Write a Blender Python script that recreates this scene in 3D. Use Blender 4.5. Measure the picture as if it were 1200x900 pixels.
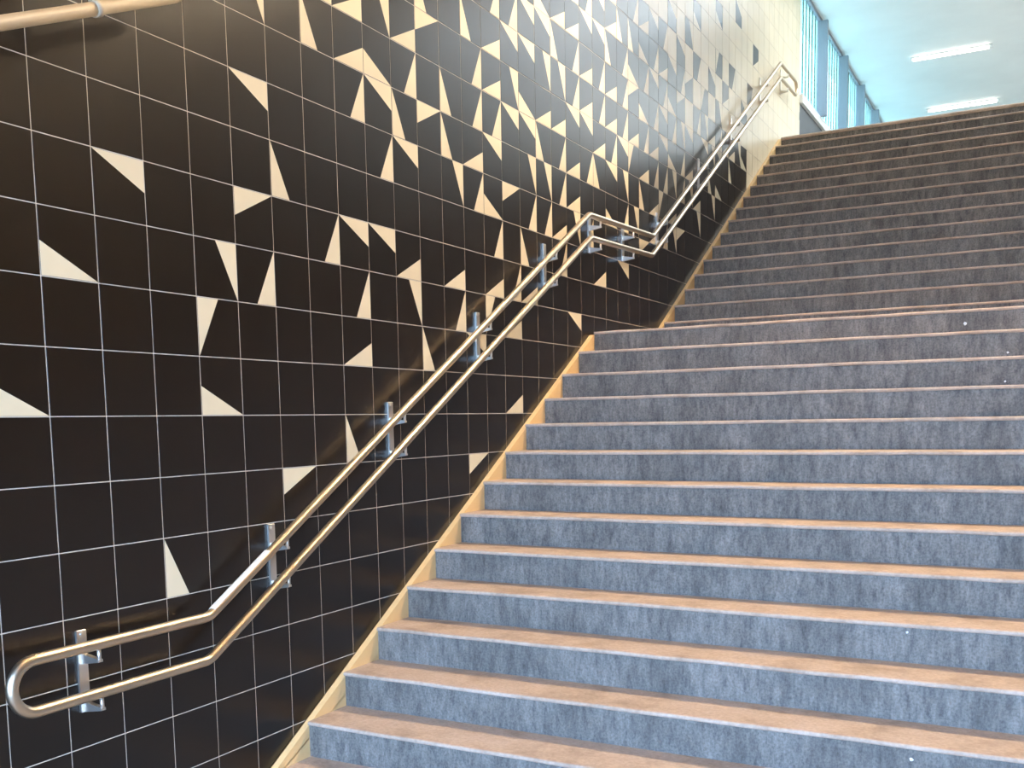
import bpy, math, random
from mathutils import Matrix, Vector

random.seed(7)
for o in list(bpy.data.objects):
    bpy.data.objects.remove(o, do_unlink=True)
scene = bpy.context.scene
COL = scene.collection

# ------------------------------------------------------------------ camera
# world: X away from the tiled wall (wall face at X = 0), Y up the stairs, Z up, eye level near Z = 0
CAM = Vector((3.1802, -2.4545, -0.0381))
RIGHT = Vector((0.8806054725, 0.4735247227, -0.0175595805))
DOWN = Vector((0.0352356950, -0.1023918536, -0.9941198892))
FWD = Vector((-0.4725383028, 0.8748086907, -0.1068517993))
FPX, PX, PY = 1181.99, 589.87, 618.32
cd = bpy.data.cameras.new('camera')
cam = bpy.data.objects.new('camera', cd)
COL.objects.link(cam)
cd.sensor_width = 36.0
cd.lens = FPX / 1200.0 * 36.0
cd.shift_x = (600.0 - PX) / 1200.0
cd.shift_y = (PY - 450.0) / 1200.0
cd.clip_start = 0.05
cam.matrix_world = Matrix(((RIGHT.x, -DOWN.x, -FWD.x, CAM.x),
                           (RIGHT.y, -DOWN.y, -FWD.y, CAM.y),
                           (RIGHT.z, -DOWN.z, -FWD.z, CAM.z),
                           (0, 0, 0, 1)))
scene.camera = cam

def project(x, y, z):
    d = Vector((x, y, z)) - CAM
    w = d.dot(FWD)
    if w < 0.05:
        return None
    return PX + FPX * d.dot(RIGHT) / w, PY + FPX * d.dot(DOWN) / w, w

# ------------------------------------------------------------------ sky and exposure
SKY_STRENGTH = 22.5
world = bpy.data.worlds.new('sky')
scene.world = world
world.use_nodes = True
nt = world.node_tree
nt.nodes.clear()
wo = nt.nodes.new('ShaderNodeOutputWorld')
bg = nt.nodes.new('ShaderNodeBackground')
tc = nt.nodes.new('ShaderNodeTexCoord')
sx = nt.nodes.new('ShaderNodeSeparateXYZ')
rp = nt.nodes.new('ShaderNodeValToRGB')
nt.links.new(tc.outputs['Generated'], sx.inputs[0])
nt.links.new(sx.outputs['Z'], rp.inputs[0])
rp.color_ramp.elements[0].position = 0.0
rp.color_ramp.elements[0].color = (0.37, 0.62, 1.0, 1)
rp.color_ramp.elements[1].position = 0.6
rp.color_ramp.elements[1].color = (0.34, 0.56, 1.0, 1)
nt.links.new(rp.outputs[0], bg.inputs[0])
bg.inputs[1].default_value = SKY_STRENGTH
nt.links.new(bg.outputs[0], wo.inputs[0])

vs = scene.view_settings
vs.view_transform = 'Standard'
vs.look = 'None'
vs.exposure = 0.36
vs.gamma = 1.0
vs.use_curve_mapping = False

# dimensions
TILE = 0.25
S0, EY0, EZ0, RUN, RISE, LANDING = 0.0375, 1.3101, -1.5132, 0.29905, 0.1776, 1.3311
LIP = 0.020                       # tread slab thickness
FIRST, LAST = 0, 29
STAIR_X1 = 5.98
def edge(n):                      # underside of the nosing of step n
    return EY0 + RUN * (n - 1) + (LANDING if n >= 14 else 0.0), EZ0 + RISE * (n - 1) + (0.006 if n >= 14 else -0.012 if n == 13 else 0.0)
FLOOR_Z = edge(FIRST)[1] - RISE + LIP
TOP_Z = edge(LAST)[1] + LIP
CEIL_Z = 5.76
WALL_Y0, WALL_Y1 = -6.0, 12.225
HALL_Y1 = 21.5
ROOM_X1 = 6.0
ROOFS = ((0.9, 5.4, 10.2, 12.9), (2.9, 5.4, 13.3, 20.2))      # roof lights over the hall
DOOR_Z = 2.2                      # head of the wide opening behind the camera, set low to limit sky light

def portal(name, loc, rot, sx_, sy_):
    l = bpy.data.lights.new(name, 'AREA')
    l.shape = 'RECTANGLE'
    l.size, l.size_y = sx_, sy_
    l.cycles.is_portal = True
    o = bpy.data.objects.new(name, l)
    o.location, o.rotation_euler = loc, rot
    COL.objects.link(o)
R90 = math.pi / 2
# portals only steer the sampling of the sky through the real openings
portal('entrance_portal', (ROOM_X1 / 2, WALL_Y0 - 0.35, (FLOOR_Z + DOOR_Z) / 2), (R90, 0, 0), ROOM_X1, DOOR_Z - FLOOR_Z)
portal('hall_left_portal', (-0.14, 16.9, 5.05), (0, -R90, 0), 1.5, 9.4)

for a, b_, c, d in ROOFS:
    portal('roof_light_portal', ((a + b_) / 2, (c + d) / 2, CEIL_Z + 0.30), (0, 0, 0), b_ - a, d - c)

# ------------------------------------------------------------------ helpers
def mesh_obj(name, verts, faces, mats, parent=None, mat_idx=None, smooth=False):
    me = bpy.data.meshes.new(name)
    me.from_pydata([tuple(v) for v in verts], [], faces)
    for m in (mats if isinstance(mats, (list, tuple)) else [mats]):
        me.materials.append(m)
    if mat_idx:
        me.polygons.foreach_set('material_index', mat_idx)
    if smooth:
        me.polygons.foreach_set('use_smooth', [True] * len(me.polygons))
    me.update()
    o = bpy.data.objects.new(name, me)
    COL.objects.link(o)
    if parent:
        o.parent = parent
    return o

def empty(name, loc=(0, 0, 0)):
    o = bpy.data.objects.new(name, None)
    o.location = loc
    o.empty_display_size = 0.1
    COL.objects.link(o)
    return o

def tag(o, label=None, cat=None, group=None, kind=None):
    if label: o['label'] = label
    if cat: o['category'] = cat
    if group: o['group'] = group
    if kind: o['kind'] = kind
    return o

class MB:
    """collects boxes, prisms and tubes into one mesh"""
    def __init__(s):
        s.v, s.f, s.sm = [], [], []
    def box(s, x0, x1, y0, y1, z0, z1, bev=0.0):
        b = len(s.v)
        if bev <= 0:
            for z in (z0, z1):
                s.v += [(x0, y0, z), (x1, y0, z), (x1, y1, z), (x0, y1, z)]
            q = [(0, 3, 2, 1), (4, 5, 6, 7), (0, 1, 5, 4), (1, 2, 6, 5), (2, 3, 7, 6), (3, 0, 4, 7)]
            s.f += [tuple(b + i for i in f) for f in q]
        else:
            # chamfered in the X-Y outline and on both caps
            rings = []
            for z, e in ((z0, bev), (z0 + bev, 0), (z1 - bev, 0), (z1, bev)):
                a0, a1, c0, c1 = x0 + e, x1 - e, y0 + e, y1 - e
                rings.append([(a0, c0, z), (a1, c0, z), (a1, c1, z), (a0, c1, z)])
            for r in rings: s.v += r
            s.f.append((b + 3, b + 2, b + 1, b))
            for k in range(3):
                for i in range(4):
                    j = (i + 1) % 4
                    s.f.append((b + 4 * k + i, b + 4 * k + j, b + 4 * k + 4 + j, b + 4 * k + 4 + i))
            s.f.append((b + 12, b + 13, b + 14, b + 15))
        return s
    def prism_x(s, poly, x0, x1):
        """poly in (y, z), counter-clockwise seen from +X, extruded along X"""
        b, n = len(s.v), len(poly)
        s.v += [(x0, y, z) for y, z in poly] + [(x1, y, z) for y, z in poly]
        s.f.append(tuple(b + i for i in reversed(range(n))))
        s.f.append(tuple(b + n + i for i in range(n)))
        for i in range(n):
            j = (i + 1) % n
            s.f.append((b + i, b + j, b + n + j, b + n + i))
        return s
    def prism_y(s, poly, y0, y1):
        """poly in (x, z), extruded along Y"""
        b, n = len(s.v), len(poly)
        s.v += [(x, y0, z) for x, z in poly] + [(x, y1, z) for x, z in poly]
        s.f.append(tuple(b + i for i in range(n)))
        s.f.append(tuple(b + n + i for i in reversed(range(n))))
        for i in range(n):
            j = (i + 1) % n
            s.f.append((b + j, b + i, b + n + i, b + n + j))
        return s
    def tube(s, pts, r, seg=16, caps=True):
        """round tube through pts with mitred corners"""
        pts = [Vector(p) for p in pts]
        n = len(pts)
        d = [(pts[i + 1] - pts[i]).normalized() for i in range(n - 1)]
        b = len(s.v)
        u = d[0].orthogonal().normalized()
        for i in range(n):
            a = d[max(i - 1, 0)]
            c = d[min(i, n - 2)]
            if i > 0 and i < n:
                u = (u - a * u.dot(a)).normalized()
            w = a.cross(u)
            nrm = (a + c).normalized()
            for k in range(seg):
                t = 2 * math.pi * k / seg
                o = u * math.cos(t) * r + w * math.sin(t) * r
                o = o - a * (o.dot(nrm) / a.dot(nrm))     # slide onto the mitre plane
                s.v.append(tuple(pts[i] + o))
        for i in range(n - 1):
            for k in range(seg):
                j = (k + 1) % seg
                s.f.append((b + i * seg + k, b + i * seg + j, b + (i + 1) * seg + j, b + (i + 1) * seg + k))
        if caps:
            s.f.append(tuple(b + k for k in reversed(range(seg))))
            s.f.append(tuple(b + (n - 1) * seg + k for k in range(seg)))
        return s
    def build(s, name, mat, parent=None, smooth=False):
        o = mesh_obj(name, s.v, s.f, mat, parent)
        if smooth:
            for pl in o.data.polygons:
                pl.use_smooth = len(pl.vertices) == 4
        return o

# ------------------------------------------------------------------ materials
def new_mat(name):
    m = bpy.data.materials.new(name)
    m.use_nodes = True
    t = m.node_tree
    return m, t, t.nodes['Principled BSDF']

def noise(t, scale, detail=4, rough=0.6, map_scale=None, coord='Object'):
    c = t.nodes.new('ShaderNodeTexCoord')
    mp = t.nodes.new('ShaderNodeMapping')
    if map_scale: mp.inputs['Scale'].default_value = map_scale
    n = t.nodes.new('ShaderNodeTexNoise')
    n.inputs['Scale'].default_value = scale
    n.inputs['Detail'].default_value = detail
    n.inputs['Roughness'].default_value = rough
    t.links.new(c.outputs[coord], mp.inputs[0])
    t.links.new(mp.outputs[0], n.inputs['Vector'])
    return n.outputs['Fac']

def ramp(t, fac, stops):
    r = t.nodes.new('ShaderNodeValToRGB')
    e = r.color_ramp.elements
    while len(e) < len(stops): e.new(0.5)
    for i, (pos, c) in enumerate(stops):
        e[i].position = pos
        e[i].color = (*c, 1) if len(c) == 3 else c
    t.links.new(fac, r.inputs[0])
    return r.outputs[0]

def mixc(t, fac, a, b, mode='MIX'):
    m = t.nodes.new('ShaderNodeMix')
    m.data_type = 'RGBA'
    m.blend_type = mode
    if isinstance(fac, (int, float)): m.inputs[0].default_value = fac
    else: t.links.new(fac, m.inputs[0])
    for i, c in ((6, a), (7, b)):
        if isinstance(c, tuple): m.inputs[i].default_value = (*c, 1)
        else: t.links.new(c, m.inputs[i])
    return m.outputs[2]

def bump(t, bs, fac, strength, dist=0.01):
    b = t.nodes.new('ShaderNodeBump')
    b.inputs['Strength'].default_value = strength
    b.inputs['Distance'].default_value = dist
    t.links.new(fac, b.inputs['Height'])
    t.links.new(b.outputs[0], bs.inputs['Normal'])

def plain(name, col, rough=0.6, metal=0.0, vary=0.0, vscale=3.0, bmp=0.0, bscale=60):
    m, t, b = new_mat(name)
    b.inputs['Roughness'].default_value = rough
    b.inputs['Metallic'].default_value = metal
    if vary:
        f = noise(t, vscale)
        lo = tuple(c * (1 - vary) for c in col); hi = tuple(min(1, c * (1 + vary)) for c in col)
        t.links.new(ramp(t, f, [(0.3, lo), (0.7, hi)]), b.inputs['Base Color'])
    else:
        b.inputs['Base Color'].default_value = (*col, 1)
    if bmp:
        bump(t, b, noise(t, bscale), bmp, 0.004)
    return m

def tile_mat(name, col, rough):
    m, t, b = new_mat(name)
    f = noise(t, 2.2, 3)
    info = t.nodes.new('ShaderNodeObjectInfo')
    lo = tuple(c * 0.92 for c in col); hi = tuple(min(1, c * 1.07) for c in col)
    base = ramp(t, f, [(0.3, lo), (0.7, hi)])
    tone = ramp(t, info.outputs['Random'], [(0.0, (0.93, 0.93, 0.93)), (1.0, (1.0, 1.0, 1.0))])
    t.links.new(mixc(t, 1.0, base, tone, 'MULTIPLY'), b.inputs['Base Color'])
    b.inputs['Roughness'].default_value = rough
    b.inputs['Specular IOR Level'].default_value = 0.5
    return m

M = {}
M['tile_dark'] = tile_mat('dark_glazed_tile', (0.0080, 0.0044, 0.0024), 0.29)
M['tile_cream'] = tile_mat('cream_glazed_tile', (0.79, 0.675, 0.465), 0.32)
M['grout'] = plain('grout', (0.64, 0.57, 0.48), 0.9, vary=0.08, vscale=8)
M['stringer'] = plain('cream_stringer_paint', (0.78, 0.52, 0.24), 0.45, vary=0.06, vscale=2)
M['rail'] = plain('brushed_steel', (0.62, 0.51, 0.38), 0.35, metal=1.0, vary=0.06, vscale=6)
M['bracket'] = plain('polished_steel', (0.82, 0.78, 0.72), 0.38, metal=1.0)
M['strip'] = plain('rail_strip', (0.72, 0.62, 0.50), 0.5)
M['pipe'] = plain('painted_pipe', (0.50, 0.42, 0.31), 0.45, vary=0.05)
M['ceiling'] = plain('ceiling_paint', (0.80, 0.82, 0.82), 0.75, vary=0.03, vscale=1.5)
M['wall_paint'] = plain('wall_brown_paint', (0.11, 0.078, 0.052), 0.6, vary=0.08)
M['white_paint'] = plain('white_paint', (0.80, 0.80, 0.78), 0.5)
M['dark_panel'] = plain('dark_sill_panel', (0.10, 0.11, 0.12), 0.6, vary=0.1)
M['post'] = plain('grey_blue_post', (0.27, 0.29, 0.34), 0.5)
M['floor'] = plain('concrete_floor', (0.34, 0.30, 0.26), 0.75, vary=0.15, vscale=2.5, bmp=0.1)
M['ground'] = plain('outdoor_paving', (0.42, 0.29, 0.16), 0.85, vary=0.12)
M['lamp_body'] = plain('lamp_housing', (0.80, 0.80, 0.80), 0.4)
M['gum'] = plain('white_splash', (0.75, 0.74, 0.70), 0.8)

# stone treads: worn tan with darker edge grime
m, t, b = new_mat('tread_stone')
f1 = noise(t, 5.0, 6, 0.65)
f2 = noise(t, 60.0, 3, 0.6)
c1 = ramp(t, f1, [(0.30, (0.37, 0.27, 0.20)), (0.50, (0.51, 0.385, 0.295)), (0.72, (0.57, 0.445, 0.36))])
c2 = ramp(t, f2, [(0.30, (0.80, 0.80, 0.80)), (0.65, (1.0, 1.0, 1.0))])
t.links.new(mixc(t, 1.0, c1, c2, 'MULTIPLY'), b.inputs['Base Color'])
b.inputs['Roughness'].default_value = 0.8
bump(t, b, f2, 0.15, 0.004)
M['tread'] = m

# risers: dark grey stone with vertical run-off streaks and blotches
m, t, b = new_mat('riser_stone')
s1 = noise(t, 1.0, 8, 0.78, (30.0, 8.0, 8.5))
s2 = noise(t, 1.0, 3, 0.6, (6.0, 6.0, 2.0))
s3 = noise(t, 90.0, 2, 0.6)
c1 = ramp(t, s1, [(0.30, (0.070, 0.066, 0.061)), (0.48, (0.186, 0.169, 0.148)), (0.70, (0.305, 0.275, 0.238))])
c2 = ramp(t, s2, [(0.35, (0.66, 0.66, 0.66)), (0.60, (1.0, 1.0, 1.0))])
c3 = ramp(t, s3, [(0.30, (0.62, 0.62, 0.62)), (0.60, (1.0, 1.0, 1.0))])
t.links.new(mixc(t, 1.0, mixc(t, 1.0, c1, c2, 'MULTIPLY'), c3, 'MULTIPLY'), b.inputs['Base Color'])
b.inputs['Roughness'].default_value = 0.7
bump(t, b, s1, 0.25, 0.006)
M['riser'] = m

# cyan channel glass: half clear, half scattering
m = bpy.data.materials.new('cyan_channel_glass')
m.use_nodes = True
t = m.node_tree
t.nodes.clear()
out = t.nodes.new('ShaderNodeOutputMaterial')
tr = t.nodes.new('ShaderNodeBsdfTransparent'); tr.inputs[0].default_value = (0.380, 0.435, 0.365, 1)
tl = t.nodes.new('ShaderNodeBsdfTranslucent'); tl.inputs[0].default_value = (0.38, 0.43, 0.38, 1)
gl = t.nodes.new('ShaderNodeBsdfGlossy'); gl.inputs['Roughness'].default_value = 0.15
m1 = t.nodes.new('ShaderNodeMixShader'); m1.inputs[0].default_value = 0.25
m2 = t.nodes.new('ShaderNodeMixShader'); m2.inputs[0].default_value = 0.06
t.links.new(tr.outputs[0], m1.inputs[1]); t.links.new(tl.outputs[0], m1.inputs[2])
t.links.new(m1.outputs[0], m2.inputs[1]); t.links.new(gl.outputs[0], m2.inputs[2])
t.links.new(m2.outputs[0], out.inputs[0])
M['glass_cyan'] = m
m = bpy.data.materials.new('clear_glass')
m.use_nodes = True
t = m.node_tree
t.nodes.clear()
out = t.nodes.new('ShaderNodeOutputMaterial')
tr = t.nodes.new('ShaderNodeBsdfTransparent'); tr.inputs[0].default_value = (0.93, 0.97, 0.96, 1)
gl = t.nodes.new('ShaderNodeBsdfGlossy'); gl.inputs['Roughness'].default_value = 0.05
m2 = t.nodes.new('ShaderNodeMixShader'); m2.inputs[0].default_value = 0.06
t.links.new(tr.outputs[0], m2.inputs[1]); t.links.new(gl.outputs[0], m2.inputs[2])
t.links.new(m2.outputs[0], out.inputs[0])
M['glass_clear'] = m

def milky(name, col, mix):
    m = bpy.data.materials.new(name)
    m.use_nodes = True
    t = m.node_tree
    t.nodes.clear()
    out = t.nodes.new('ShaderNodeOutputMaterial')
    tr = t.nodes.new('ShaderNodeBsdfTransparent'); tr.inputs[0].default_value = (*col, 1)
    tl = t.nodes.new('ShaderNodeBsdfTranslucent'); tl.inputs[0].default_value = (*col, 1)
    m1 = t.nodes.new('ShaderNodeMixShader'); m1.inputs[0].default_value = mix
    t.links.new(tr.outputs[0], m1.inputs[1]); t.links.new(tl.outputs[0], m1.inputs[2])
    t.links.new(m1.outputs[0], out.inputs[0])
    return m
M['glass_milky'] = milky('milky_roof_glass', (0.81, 0.665, 0.515), 0.35)

def emit(name, col, strength):
    m = bpy.data.materials.new(name)
    m.use_nodes = True
    t = m.node_tree
    t.nodes.clear()
    e = t.nodes.new('ShaderNodeEmission')
    e.inputs[0].default_value = (*col, 1); e.inputs[1].default_value = strength
    o = t.nodes.new('ShaderNodeOutputMaterial')
    t.links.new(e.outputs[0], o.inputs[0])
    return m
M['tube_hall'] = emit('hall_tube_light', (1.0, 0.92, 0.80), 11.0)
M['tube_stair'] = emit('stair_tube_light', (1.0, 0.78, 0.52), 690.0)
M['tube_foot'] = emit('foot_tube_light', (1.0, 0.62, 0.27), 250.0)

# ------------------------------------------------------------------ tiled wall
wall = MB().box(-0.30, -0.0014, WALL_Y0, WALL_Y1, FLOOR_Z - 0.3, CEIL_Z + 0.02).build('wall_left', M['grout'])
tag(wall, 'dark brown tiled wall sprinkled with cream triangles along the stairs', None, None, 'structure')
PATTERN = {
  -1: '0BLH',
  0: '2BLH',
  1: '3TRH',
  2: '-3BLV',
  3: '0BLH 1TLV 2TRV',
  4: '2BRV 3TLH 5TRH 7TRV',
  5: '-2TLH 4BLV',
  6: '3BRV 7BLV 8BRH',
  7: '-1BLV 1BRH 2BRV 3TRH 6BRV 7BRH 8BRH',
  8: '3TRH 5BRV 6TRH 7BLH 8TRV',
  9: '2TRV 3BRH 5TRH 6BLV 7BRV 8BRH',
  10: '1BLV 6TLH 8TLH 9BLV',
  11: '2BRV 3BRH 5TRV 6BLV 7BLV',
  12: '-2TLH 1TRH 5BRV 6BRH 7BRV 8BRV 9BLV',
  13: '2TLV 3BRH 4BRV 5BLH 6TRH 7BRV 8BRH 9BRH 10BRV',
  14: '0BRH 2BRH 3BRV 5TLH 7TRH 8TRV 9TRH 10BRV',
  15: '3BRH 4BLV 5BRV 6TRV 7TRH 8BLH 9TRH 10TRH',
  16: '5BRV 6TRV 7BLV 8BRH 9TRV 10TRH 11BLH',
  17: '4BRV 5BRH 6BRV 7BRV 8BRH 9TRV 10BLV 11BRH',
  18: '2TRH 5TRV 6BRH 7BRH 8TRH 9BRV 10BRV 11BRH 12BRH',
  19: '5BRV 7BRV 8TRH 9BRH 10BRH 11TRH 12BRV',
  20: '4BRH 7BLV 8BRH 9BRV 10BRV 11TRH 12TRH',
  21: '6BLH 7TRH 8BRV 9BRH 10BRH 11BLV 12BRH 13BRH',
  22: '4TRH 6BRV 7TRV 8TRH 9BRV 10BRV 11BRV 12BLV',
  23: '6TRV 8TLV 9BRH 10TLH 11BLH 12BLV 13BRV',
  24: '5TLH 7BLV 8BRH 9BRV 10BLH 11BRV 12BLH 13BRH 14BRH',
  25: '6BRH 7BRH 8BRV 9BRH 10BRV 11TRH 12BRV 13TRH 14C',
  26: '6BRV 7TLV 8BRV 9TRH 10TRH 11BRV 12BRH 13BRV 14C',
  27: '6TRV 7BRH 8TRV 9BLH 10BRV 11BLH 12TRH 13C 14TRH',
  28: '6TLH 8BRV 9BRV 10TRV 11TLH 12BRV 13TRH 14C',
  29: '8TRV 9BRH 10TRH 11C 12TLH 13C 14TRV',
  30: '7TRV 8BRH 11BRV 12C 13BRV 14C 15BLH',
  31: '10TRH 11TRV 12TLV',
  32: '8TRV 9BLV 10TRV 11BRH 12C 13TRH',
  33: '9BLH 10TRH 11BRV 12TRV 13C 14TLV 15C 16BLH',
  34: '11BRH 12C 13BRH',
  35: '10BLV 11BRH 12C 13C 14BRV',
  36: '11TRV 12C 17TRH',
  37: '11BLH 12C 13TRH',
  38: '14BRV',
  39: '16BRH',
}

CORNER = {'TL': (0, 1), 'TR': (1, 1), 'BL': (0, 0), 'BR': (1, 0)}
G, CH = 0.0020, 0.0007            # half joint, edge chamfer
COL_D, COL_C = 0, 1

def tile_geometry(code):
    """verts/faces/material index of one tile, local Y,Z from its lower corner, face at X = 0"""
    a, bb = G + CH, TILE - G - CH
    fr = {(0, 0): (0, a, a), (1, 0): (0, bb, a), (1, 1): (0, bb, bb), (0, 1): (0, a, bb)}
    order = [(0, 0), (1, 0), (1, 1), (0, 1)]
    v = [fr[k] for k in order]
    c0, c1 = G, TILE - G
    v += [(-CH, c0, c0), (-CH, c1, c0), (-CH, c1, c1), (-CH, c0, c1)]
    v += [(-0.006, c0, c0), (-0.006, c1, c0), (-0.006, c1, c1), (-0.006, c0, c1)]
    f, mi = [], []
    side = COL_C if code == 'C' else COL_D
    if code in 'DC':
        f.append((0, 1, 2, 3)); mi.append(side)
    else:
        cx, cz = CORNER[code[:2]]
        if code[2] == 'H': full, half = (1 - cx, cz), ((a if cx == 0 else bb), TILE / 2)
        else: full, half = (cx, 1 - cz), (TILE / 2, (a if cz == 0 else bb))
        v.append((0, half[0], half[1]))
        h = len(v) - 1
        ic, ifl = order.index((cx, cz)), order.index(full)
        # ring of front vertices with the half point inserted on its edge
        other = (cx, 1 - cz) if code[2] == 'H' else (1 - cx, cz)
        io = order.index(other)
        ring = [0, 1, 2, 3]
        for k in range(4):
            p_, q_ = ring[k], ring[(k + 1) % 4]
            if {p_, q_} == {ic, io}:
                ring.insert(k + 1, h)
                break
        tri = [i for i in ring if i in (ic, ifl, h)]
        rest = [i for i in ring if i != ic]
        f.append(tuple(tri)); mi.append(COL_C)
        f.append(tuple(rest)); mi.append(COL_D)
    for k in range(4):
        j = (k + 1) % 4
        f.append((4 + k, 4 + j, j, k)); mi.append(side)
        f.append((8 + k, 8 + j, 4 + j, 4 + k)); mi.append(side)
    return v, f, mi

TILE_MATS = [M['tile_dark'], M['tile_cream']]
CODES = ['D', 'C'] + [c + l for c in CORNER for l in 'HV']
TILE_GEO = {c: tile_geometry(c) for c in CODES}
TILE_MESH = {}
for c in CODES:
    v, f, mi = TILE_GEO[c]
    me = bpy.data.meshes.new('tile')
    me.from_pydata(v, [], f)
    for m in TILE_MATS: me.materials.append(m)
    me.polygons.foreach_set('material_index', mi)
    me.update()
    TILE_MESH[c] = me

fixed = {}
for c, txt in PATTERN.items():
    for w in txt.split():
        k = 1 if w[-1] == 'C' else 3
        fixed[(c, int(w[:-k]))] = w[-k:]
def stair_line(y):                # height of the nosing line at y
    ya, za = edge(13); yb, zb = edge(14)
    s = RISE / RUN
    if y <= ya: return za + (y - ya) * s
    if y <= yb - RUN: return za
    if y < edge(LAST)[0]: return zb + (y - yb) * s
    return edge(LAST)[1]
def in_frame(c, r):
    q = project(0, (c + 0.5) * TILE, (r + 0.5) * TILE)
    return q is not None and -12 < q[0] < 945 and -8 < q[1] < 912
def code_of(c, r):
    if (c, r) in fixed: return fixed[(c, r)]
    limit = 99
    for c0, r0 in ((24, 15), (28, 15), (29, 15), (30, 16), (31, 13), (32, 14), (33, 17), (34, 14), (35, 15), (36, 12), (37, 12)):
        if c == c0: limit = r0
    if 25 <= c <= 27: limit = 15
    if c >= 38: return 'C'
    if r >= limit: return 'C'
    if in_frame(c, r): return 'D'
    # continues the scatter above the picture: denser towards the top of the stairs
    p_ = min(0.85, max(0.0, (r - 4) * 0.05 + c * 0.022 - 0.05)) if r > 4 else 0.0
    if r > 26 - 0.45 * c and c > 14: return 'C'
    return random.choice(CODES[2:]) if random.random() < p_ else 'D'

cells = []
r_lo = math.floor(FLOOR_Z / TILE)
for c in range(math.floor(WALL_Y0 / TILE), 49):
    for r in range(r_lo, 23):
        top_y = (c + 0.0) * TILE
        if (r + 1) * TILE < stair_line(top_y) - 0.02 and c * TILE > edge(0)[0] - 0.3: continue
        if (r + 1) * TILE > CEIL_Z + 0.005: continue
        q = [project(0, (c + i) * TILE, (r + j) * TILE) for i, j in ((0, 0), (1, 0), (1, 1), (0, 1))]
        area = 0.0
        if all(q):
            if in_frame(c, r):
                area = abs(sum(q[i][0] * q[(i + 1) % 4][1] - q[(i + 1) % 4][0] * q[i][1] for i in range(4))) / 2
        cells.append((area, c, r, code_of(c, r)))
cells.sort(key=lambda e: -e[0])
rest_v, rest_f, rest_m = [], [], []
for k, (area, c, r, code) in enumerate(cells):
    tilt = (random.gauss(0, 0.0004), random.gauss(0, 0.0004))
    if k < 300 and area > 0:
        o = bpy.data.objects.new('tile', TILE_MESH[code])
        COL.objects.link(o)
        o.parent = wall
        o.location = (random.uniform(-0.0003, 0.0003), c * TILE, r * TILE)
        o.rotation_euler = (0, tilt[0], tilt[1])
    else:
        v, f, mi = TILE_GEO[code]
        b0 = len(rest_v)
        dx = random.uniform(-0.0003, 0.0003)
        for x, y, z in v:
            rest_v.append((x + dx - y * tilt[1] + z * tilt[0], c * TILE + y, r * TILE + z))
        rest_f += [tuple(b0 + i for i in ff) for ff in f]
        rest_m += mi
far = mesh_obj('far_tiles', rest_v, rest_f, TILE_MATS, wall, rest_m)
far['kind'] = 'stuff'
# plain end strip beyond the last whole tile
MB().box(-0.0016, -0.0004, 49 * TILE, WALL_Y1, TOP_Z, CEIL_Z).build('edge_strip', M['tile_cream'], wall) if WALL_Y1 > 49 * TILE else None

# ------------------------------------------------------------------ stairs
stairs = tag(empty('staircase', (0, edge(FIRST)[0], FLOOR_Z)), 'wide grey stone staircase with tan treads climbing past the tiled wall', 'staircase', None, 'structure')
OV = 0.014
def rel(o, par):
    o.parent = par
    o.matrix_parent_inverse = par.matrix_world.inverted()
bpy.context.view_layer.update()
for n in range(FIRST, LAST + 1):
    y, z = edge(n)
    if n == 13: y1 = edge(14)[0] + OV
    elif n == LAST: y1 = y + 0.34
    else: y1 = edge(n + 1)[0] + OV
    zb = z - RISE + LIP - 0.004
    back = y1 + 0.05
    stp = MB().box(S0, STAIR_X1, y + OV, back, zb, z - 0.022 if n == LAST else z).build('step', M['riser'])
    rel(stp, stairs)
    # tread slab with a rounded nosing
    zt = z - 0.022 if n == LAST else z
    r_ = (z + LIP - zt) / 2
    poly = [(y1, zt), (y1, z + LIP)]
    poly += [(y + r_ * (1 - math.sin(a)), zt + r_ + r_ * math.cos(a)) for a in [i * math.pi / 8 for i in range(9)]]
    poly = poly[::-1]
    # fine uneven wear along the front edge
    NX = 26
    xs = [S0 + (STAIR_X1 - S0) * i / NX for i in range(NX + 1)]
    vv, ffc = [], []
    L = len(poly)
    for i, xx in enumerate(xs):
        w1, w2 = random.uniform(-0.0022, 0.0022), random.uniform(-0.0018, 0.0018)
        for (py, pz) in poly:
            e = 1.0 if py < y + 0.03 else 0.0
            vv.append((xx, py + w1 * e, pz + w2 * e))
    for i in range(NX):
        for j in range(L):
            k = (j + 1) % L
            ffc.append((i * L + j, i * L + k, (i + 1) * L + k, (i + 1) * L + j))
    ffc.append(tuple(range(L))[::-1])
    ffc.append(tuple(NX * L + j for j in range(L)))
    td = mesh_obj('landing_slab' if n == 13 else 'tread', vv, ffc, M['tread'])
    td.parent = stp
    td.matrix_parent_inverse = stairs.matrix_world.inverted()
    td.matrix_parent_inverse = (stairs.matrix_world @ stp.matrix_parent_inverse @ stp.matrix_basis).inverted()
# whitish splashes on a few risers
for n, px_, py_, rr in ((13, 1131, 379, 0.011), (12, 1181, 413, 0.007), (11, 1178, 447, 0.006), (2, 1068, 890, 0.008), (4, 1063, 741, 0.006)):
    y = edge(n)[0] + OV
    d = (RIGHT * ((px_ - PX) / FPX) + DOWN * ((py_ - PY) / FPX) + FWD)
    tt = (y - CAM.y) / d.y
    c_ = CAM + d * tt
    vv = [(c_.x, y - 0.003, c_.z)]
    K = 10
    for i in range(K):
        a = 2 * math.pi * i / K
        q = rr * random.uniform(0.75, 1.25)
        vv.append((c_.x + q * math.cos(a), y - 0.0002, c_.z + q * math.sin(a)))
    sp = mesh_obj('white_splash', vv, [(0, 1 + (i + 1) % K, 1 + i) for i in range(K)], M['gum'])
    rel(sp, stairs)
    sp['label'] = 'small white splash stuck to the riser'

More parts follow.
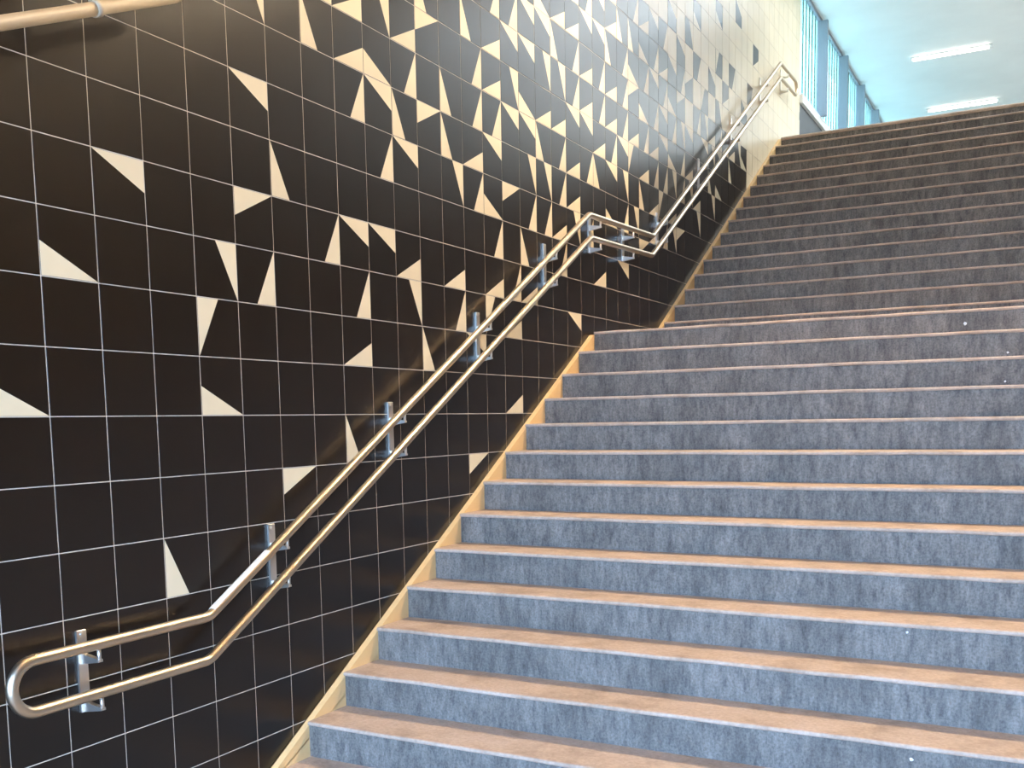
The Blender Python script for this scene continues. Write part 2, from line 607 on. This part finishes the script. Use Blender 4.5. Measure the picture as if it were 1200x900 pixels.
# stringer board along the wall, in two flights with a level piece on the landing
def bb_line(n, off): return edge(n)[0], edge(n)[1] + LIP + off
bs = MB()
up = -0.026
s_ = RISE / RUN
y0, z0 = bb_line(FIRST, up); y13, z13 = bb_line(13, up); y14, z14 = bb_line(14, up); y29, z29 = bb_line(LAST, up)
yb = y0 - RUN
yl = y14 - (z14 - z13) / s_
bs.prism_x([(yb, FLOOR_Z - 0.02), (yb + 0.8, FLOOR_Z - 0.02), (y13 + 0.02, z13 - 0.45), (y13 + 0.02, z13 + 0.004), (y13, z13), (yb, z0 - RISE)], 0.0012, S0 - 0.0005)
bs.prism_x([(y13 + 0.02, z13 - 0.25), (yl, z13 - 0.25), (yl, z13), (y13 + 0.02, z13 + 0.004)], 0.0012, S0 - 0.0005)
bs.prism_x([(yl, z13 - 0.45), (yl + 0.2, z13 - 0.45), (y29 + 0.01, z29 - 0.5), (y29 + 0.01, z29 + 0.004), (yl, z13)], 0.0012, S0 - 0.0005)
bo = bs.build('baseboard_left', M['stringer'])
tag(bo, 'cream painted stringer board between the tiles and the step ends', None, None, 'structure')

# ------------------------------------------------------------------ shell
tag(MB().box(-25, 30, -60, WALL_Y0 - 0.301, FLOOR_Z - 0.2, FLOOR_Z - 0.005).build('floor', M['ground']), 'paving outside the opening at the foot of the stairs', None, None, 'structure')
tag(MB().box(-0.30, ROOM_X1 + 0.3, WALL_Y0 - 0.30, edge(FIRST)[0] + 0.1, FLOOR_Z - 0.2, FLOOR_Z).build('floor', M['floor']), 'concrete floor at the foot of the stairs', None, None, 'structure')
tag(MB().box(-0.29, ROOM_X1 + 0.3, edge(LAST)[0] + 0.34, HALL_Y1 + 0.3, TOP_Z - 0.30, TOP_Z).build('floor', M['floor']), 'upper hall floor beyond the top step', None, None, 'structure')
A0, A1, A2, A3 = ROOFS[0]
C0, C1, C2, C3 = ROOFS[1]
XA, XB, ZA, ZB = -0.35, ROOM_X1 + 0.35, CEIL_Z, CEIL_Z + 0.25
cb = MB()
cb.box(XA, XB, WALL_Y0, A2, ZA, ZB).box(XA, A0, A2, A3, ZA, ZB).box(A1, XB, A2, A3, ZA, ZB).box(XA, XB, A3, C2, ZA, ZB)
cb.box(XA, C0, C2, C3, ZA, ZB).box(C1, XB, C2, C3, ZA, ZB).box(XA, XB, C3, HALL_Y1 + 0.35, ZA, ZB)
for w_, (RX0, RX1, RY0, RY1) in enumerate(ROOFS):
    rl = tag(empty('window_%d' % (7 + w_), ((RX0 + RX1) / 2, (RY0 + RY1) / 2, CEIL_Z)), ('milky glazed roof light above the top of the stairs', 'milky glazed roof light above the upper hall')[w_], None, None, 'structure')
    bpy.context.view_layer.update()
    K = 3 if w_ == 0 else 5
    for k in range(K):
        ya, yb2 = RY0 + (RY1 - RY0) * k / K, RY0 + (RY1 - RY0) * (k + 1) / K
        rel(MB().box(RX0 + 0.005, RX1 - 0.005, ya + 0.02, yb2 - 0.02, CEIL_Z + 0.10, CEIL_Z + 0.11).build('pane', M['glass_milky']), rl)
        if k: rel(MB().box(RX0 + 0.001, RX1 - 0.001, ya - 0.019, ya + 0.019, CEIL_Z + 0.06, CEIL_Z + 0.16).build('glazing_bar', M['white_paint']), rl)
tag(MB().box(0.001, ROOM_X1 - 0.001, 5.5, 5.8, 4.30, CEIL_Z - 0.001).build('blocker_beam', M['ceiling']), 'unseen downstand beam crossing above the landing', 'blocker_beam', None, 'structure')  # out-of-view downstand added to block lamp light from the upper flight
tag(cb.build('ceiling', M['ceiling']), 'pale flat ceiling over stairs and upper hall', None, None, 'structure')
tag(MB().box(ROOM_X1, ROOM_X1 + 0.3, WALL_Y0, HALL_Y1, FLOOR_Z - 0.3, CEIL_Z + 0.02).build('wall_right', M['wall_paint']), 'brown wall on the far side of the stairs', None, None, 'structure')

tag(MB().box(-0.30, ROOM_X1 + 0.3, WALL_Y0 - 0.30, WALL_Y0, DOOR_Z, CEIL_Z + 0.25).build('wall_back', M['wall_paint']), 'unseen lintel wall added above the wide opening to keep sky light off the upper steps', None, None, 'structure')  # lintel added out of view so less sky reaches the upper risers

# ------------------------------------------------------------------ upper hall windows
SILL0, SILL1, HEAD = 4.225, 4.34, 5.70
POSTS = [WALL_Y1, 13.50, 15.20, 16.88, 18.55, 20.22, HALL_Y1]
def side_windows(mirror, first, SILL0, SILL1):
    sg = -1 if mirror else 1
    ox = ROOM_X1 if mirror else 0.0
    def X(a, b):
        a, b = ox + sg * a, ox + sg * b
        return (a, b) if a < b else (b, a)
    side = 'right' if mirror else 'left'
    x0, x1 = X(-0.29, 0.0)
    w = MB().box(x0, x1, WALL_Y1 + 0.003, HALL_Y1, TOP_Z - 0.3, SILL0 - 0.002).build('wall_%s_upper' % side, M['dark_panel'])
    tag(w, 'dark grey low wall under the windows, %s side of the hall' % side, None, None, 'structure')
    x0, x1 = X(-0.28, 0.045)
    tag(MB().box(x0, x1, WALL_Y1 + 0.006, HALL_Y1, SILL0, SILL1, 0.004).build('trim_%d' % (2 if mirror else 1), M['white_paint']), 'white sill capping the low wall on the %s' % side, None, None, 'structure')
    x0, x1 = X(0.002, 0.02)
    tag(MB().box(x0, x1, WALL_Y1 + 0.006, HALL_Y1, TOP_Z, TOP_Z + 0.12).build('baseboard_%s_upper' % side, M['white_paint']), None, None, None, 'structure')
    for i in range(len(POSTS) - 1):
        ya, yb_ = POSTS[i], POSTS[i + 1]
        win = tag(empty('window_%d' % (first + i), (ox, (ya + yb_) / 2, SILL1)), '%s channel glass window bay, number %d from the stairs, %s side' % ('clear' if mirror else 'cyan', i + 1, side), None, None, 'structure')
        bpy.context.view_layer.update()
        a = ya + (0.03 if i else 0.006)
        b_ = yb_ - 0.03
        n = max(4, round((b_ - a) / 0.21))
        for k in range(n):
            p0, p1 = a + (b_ - a) * k / n + 0.0012, a + (b_ - a) * (k + 1) / n - 0.0012
            mb = MB()
            x0, x1 = X(-0.022, -0.016)
            mb.box(x0, x1, p0, p1, SILL1 + 0.002, HEAD)
            x0, x1 = X(-0.016, -0.002)
            mb.box(x0, x1, p0, p0 + 0.006, SILL1 + 0.002, HEAD)      # flange of the U-shaped channel
            rel(mb.build('pane', M['glass_clear' if mirror else 'glass_cyan']), win)
        x0, x1 = X(-0.06, 0.02)
        rel(MB().box(x0, x1, ya + 0.001, yb_ - 0.001, HEAD + 0.001, CEIL_Z - 0.001).build('head_rail', M['post']), win)
        if i < len(POSTS) - 2:
            x0, x1 = X(-0.04, 0.125)
            rel(MB().box(x0, x1, yb_ - 0.029, yb_ + 0.029, SILL1 + 0.001, HEAD - 0.001, 0.003).build('post', M['post']), win)
side_windows(False, 1, SILL0, SILL1)
tag(MB().box(-0.30, ROOM_X1 + 0.3, HALL_Y1 + 0.001, HALL_Y1 + 0.3, TOP_Z - 0.3, CEIL_Z - 0.001).build('wall_front', M['white_paint']), 'white wall closing the far end of the upper hall', None, None, 'structure')

# ------------------------------------------------------------------ batten lamps on the ceiling
def lamp(x0, x1, y, label, tube_mat):
    t_ = tag(empty('batten_lamp', ((x0 + x1) / 2, y, CEIL_Z)), label, 'ceiling lamp', 'batten lamps on the ceiling')
    bpy.context.view_layer.update()
    rel(MB().box(x0, x1, y - 0.024, y + 0.024, CEIL_Z - 0.022, CEIL_Z - 0.001, 0.004).build('housing', M['lamp_body']), t_)
    rel(MB().tube([(x0 + 0.05, y, CEIL_Z - 0.044), (x1 - 0.05, y, CEIL_Z - 0.044)], 0.018, 14).build('tube', tube_mat, None, True), t_)
    for xa in (x0, x1 - 0.035):
        rel(MB().box(xa, xa + 0.035, y - 0.023, y + 0.023, CEIL_Z - 0.066, CEIL_Z - 0.021, 0.004).build('end_cap', M['lamp_body']), t_)
lamp(0.96, 2.18, 16.05, 'white batten lamp in full view on the hall ceiling, nearer the stairs', M['tube_hall'])
lamp(0.89, 2.16, 19.25, 'white batten lamp on the hall ceiling half cut by the top step', M['tube_hall'])
for i, y in enumerate((0.0, 5.0, 5.33)):
    nth = ('first', 'second', 'third')[i]
    lamp(1.3, 2.7, y, 'warm batten lamp over the lower flight, row by the tiled wall, %s from the foot' % nth, M['tube_stair' if i else 'tube_foot'])
    lamp(3.4, 4.8, y, 'warm batten lamp over the lower flight, outer row, %s from the foot' % nth, M['tube_stair' if i else 'tube_foot'])

# ------------------------------------------------------------------ handrail
HX, HR = 0.10, 0.0215
UP = [(-0.205, -0.842), (0.631, -0.842), (4.680, 1.470), (6.065, 1.517), (10.690, 4.286), (11.50, 4.300)]
LO = [(-0.205, -1.026), (0.619, -1.026), (4.706, 1.304), (6.045, 1.350), (10.700, 4.114), (11.50, 4.125)]
hr = tag(empty('handrail', (0, UP[0][0], LO[0][1])), 'double brushed steel handrail bracketed to the tiled wall', 'handrail')
bpy.context.view_layer.update()
def fillet(pts, rad, k=4):
    """soften each corner with a short arc"""
    out_ = [Vector(pts[0])]
    for i in range(1, len(pts) - 1):
        a, b_, c_ = Vector(pts[i - 1]), Vector(pts[i]), Vector(pts[i + 1])
        p0 = b_ + (a - b_).normalized() * rad
        p2 = b_ + (c_ - b_).normalized() * rad
        for j in range(k + 1):
            u = j / k
            out_.append(p0 * (1 - u) ** 2 + b_ * 2 * u * (1 - u) + p2 * u * u)
    out_.append(Vector(pts[-1]))
    return out_
rel(MB().tube(fillet([(HX, y, z) for y, z in UP], 0.03), HR, 20, False).build('upper_rail', M['rail'], None, True), hr)
rel(MB().tube(fillet([(HX, y, z) for y, z in LO], 0.03), HR, 20, False).build('lower_rail', M['rail'], None, True), hr)
def loop(ya, zu, zl, sgn):
    cz, rad = (zu + zl) / 2, (zu - zl) / 2
    pts = [(HX, ya + sgn * rad * math.sin(a), cz + rad * math.cos(a)) for a in [math.pi * i / 16 for i in range(17)]]
    rel(MB().tube(pts, HR, 20, False).build('return_bend', M['rail'], None, True), hr)
loop(-0.205, -0.842, -1.026, -1)
loop(11.50, 4.300, 4.125, 1)
# flat strip on top of the upper rail just after the first bend
d_ = Vector((0, UP[2][0] - UP[1][0], UP[2][1] - UP[1][1])).normalized()
n_ = Vector((0, -d_.z, d_.y))
p0 = Vector((HX, UP[1][0], UP[1][1])) + d_ * 0.03
vv, ff = [], []
for e in (0.0, 0.41):
    for a in (-50, -25, 0, 25, 50):
        for rr in (HR - 0.002, HR + 0.003):
            t_ = math.radians(a)
            vv.append(p0 + d_ * e + n_ * (rr * math.cos(t_)) + Vector((rr * math.sin(t_), 0, 0)))
for i in range(4):
    q = 2 * i
    ff += [(q + 1, q + 3, q + 13, q + 11), (q, q + 10, q + 12, q + 2), (q, q + 2, q + 3, q + 1), (q + 10, q + 11, q + 13, q + 12)]
ff += [(0, 1, 11, 10), (8, 18, 19, 9)]
st = mesh_obj('tactile_strip', vv, ff, M['strip'])
rel(st, hr)
st['label'] = 'pale strip wrapped over the upper rail'

def rail_z(line, y):
    for (ya, za), (yb_, zb_) in zip(line, line[1:]):
        if ya <= y <= yb_: return za + (zb_ - za) * (y - ya) / (yb_ - ya)
    return line[0][1] if y < line[0][0] else line[-1][1]
for y in (0.067, 1.144, 2.143, 3.129, 4.100, 4.90, 5.60, 6.44, 7.66, 8.82, 10.06, 11.09):
    zu, zl = rail_z(UP, y), rail_z(LO, y)
    pl = MB().box(0.0006, 0.011, y - 0.021, y + 0.021, zl - 0.085, zu + 0.045, 0.002).build('bracket', M['bracket'])
    rel(pl, hr)
    for zr, tag_ in ((zu, 'u'), (zl, 'l')):
        za = zr - 0.062
        arm = MB()
        arm.prism_y([(0.010, za + 0.020), (0.010, za - 0.022), (HX + 0.007, za - 0.006), (HX + 0.007, za + 0.004)], y - 0.010, y + 0.010)
        ao = arm.build('arm', M['bracket'])
        ao.parent = pl
        ao.matrix_parent_inverse = (hr.matrix_world @ pl.matrix_parent_inverse).inverted()
        pin = MB().tube([(HX, y, za - 0.004), (HX, y, zr - HR + 0.003)], 0.0078, 10).build('pin', M['bracket'], None, True)
        pin.parent = pl
        pin.matrix_parent_inverse = (hr.matrix_world @ pl.matrix_parent_inverse).inverted()
    for zc in (zu + 0.028, zl - 0.068):
        scr = MB().tube([(0.010, y, zc), (0.0145, y, zc)], 0.007, 8).build('screw_head', M['bracket'])
        scr.parent = pl
        scr.matrix_parent_inverse = (hr.matrix_world @ pl.matrix_parent_inverse).inverted()

# ------------------------------------------------------------------ painted pipe, upper left
PXO = 0.15
A_, B_ = Vector((PXO, -0.206, 1.263)), Vector((PXO, 0.563, 1.607))
pd = (B_ - A_).normalized()
start = A_ - pd * 2.2
pipe = tag(empty('painted_pipe', start), 'cream painted steel pipe on wall brackets, upper left corner', 'pipe')
bpy.context.view_layer.update()
rel(MB().tube([start, B_], 0.0235, 18).build('tube', M['pipe'], None, True), pipe)
rel(MB().tube([B_ - pd * 0.004, B_ + pd * 0.012, B_ + pd * 0.020], 0.0215, 18).build('end_cap', M['pipe'], None, True), pipe)
for dist in (0.425, -0.9):
    c_ = A_ + pd * dist
    up_ = Vector((0, -pd.z, pd.y))
    rel(MB().tube([c_ - pd * 0.014, c_ + pd * 0.014], 0.029, 18).build('clamp', M['pipe'], None, True), pipe)
    rel(MB().tube([c_ + up_ * 0.02, c_ + up_ * 0.16], 0.017, 12).build('stem', M['pipe'], None, True), pipe)
    e_ = c_ + up_ * 0.155
    rel(MB().tube([(0.0015, e_.y, e_.z), (e_.x + 0.012, e_.y, e_.z)], 0.017, 12).build('wall_arm', M['pipe'], None, True), pipe)
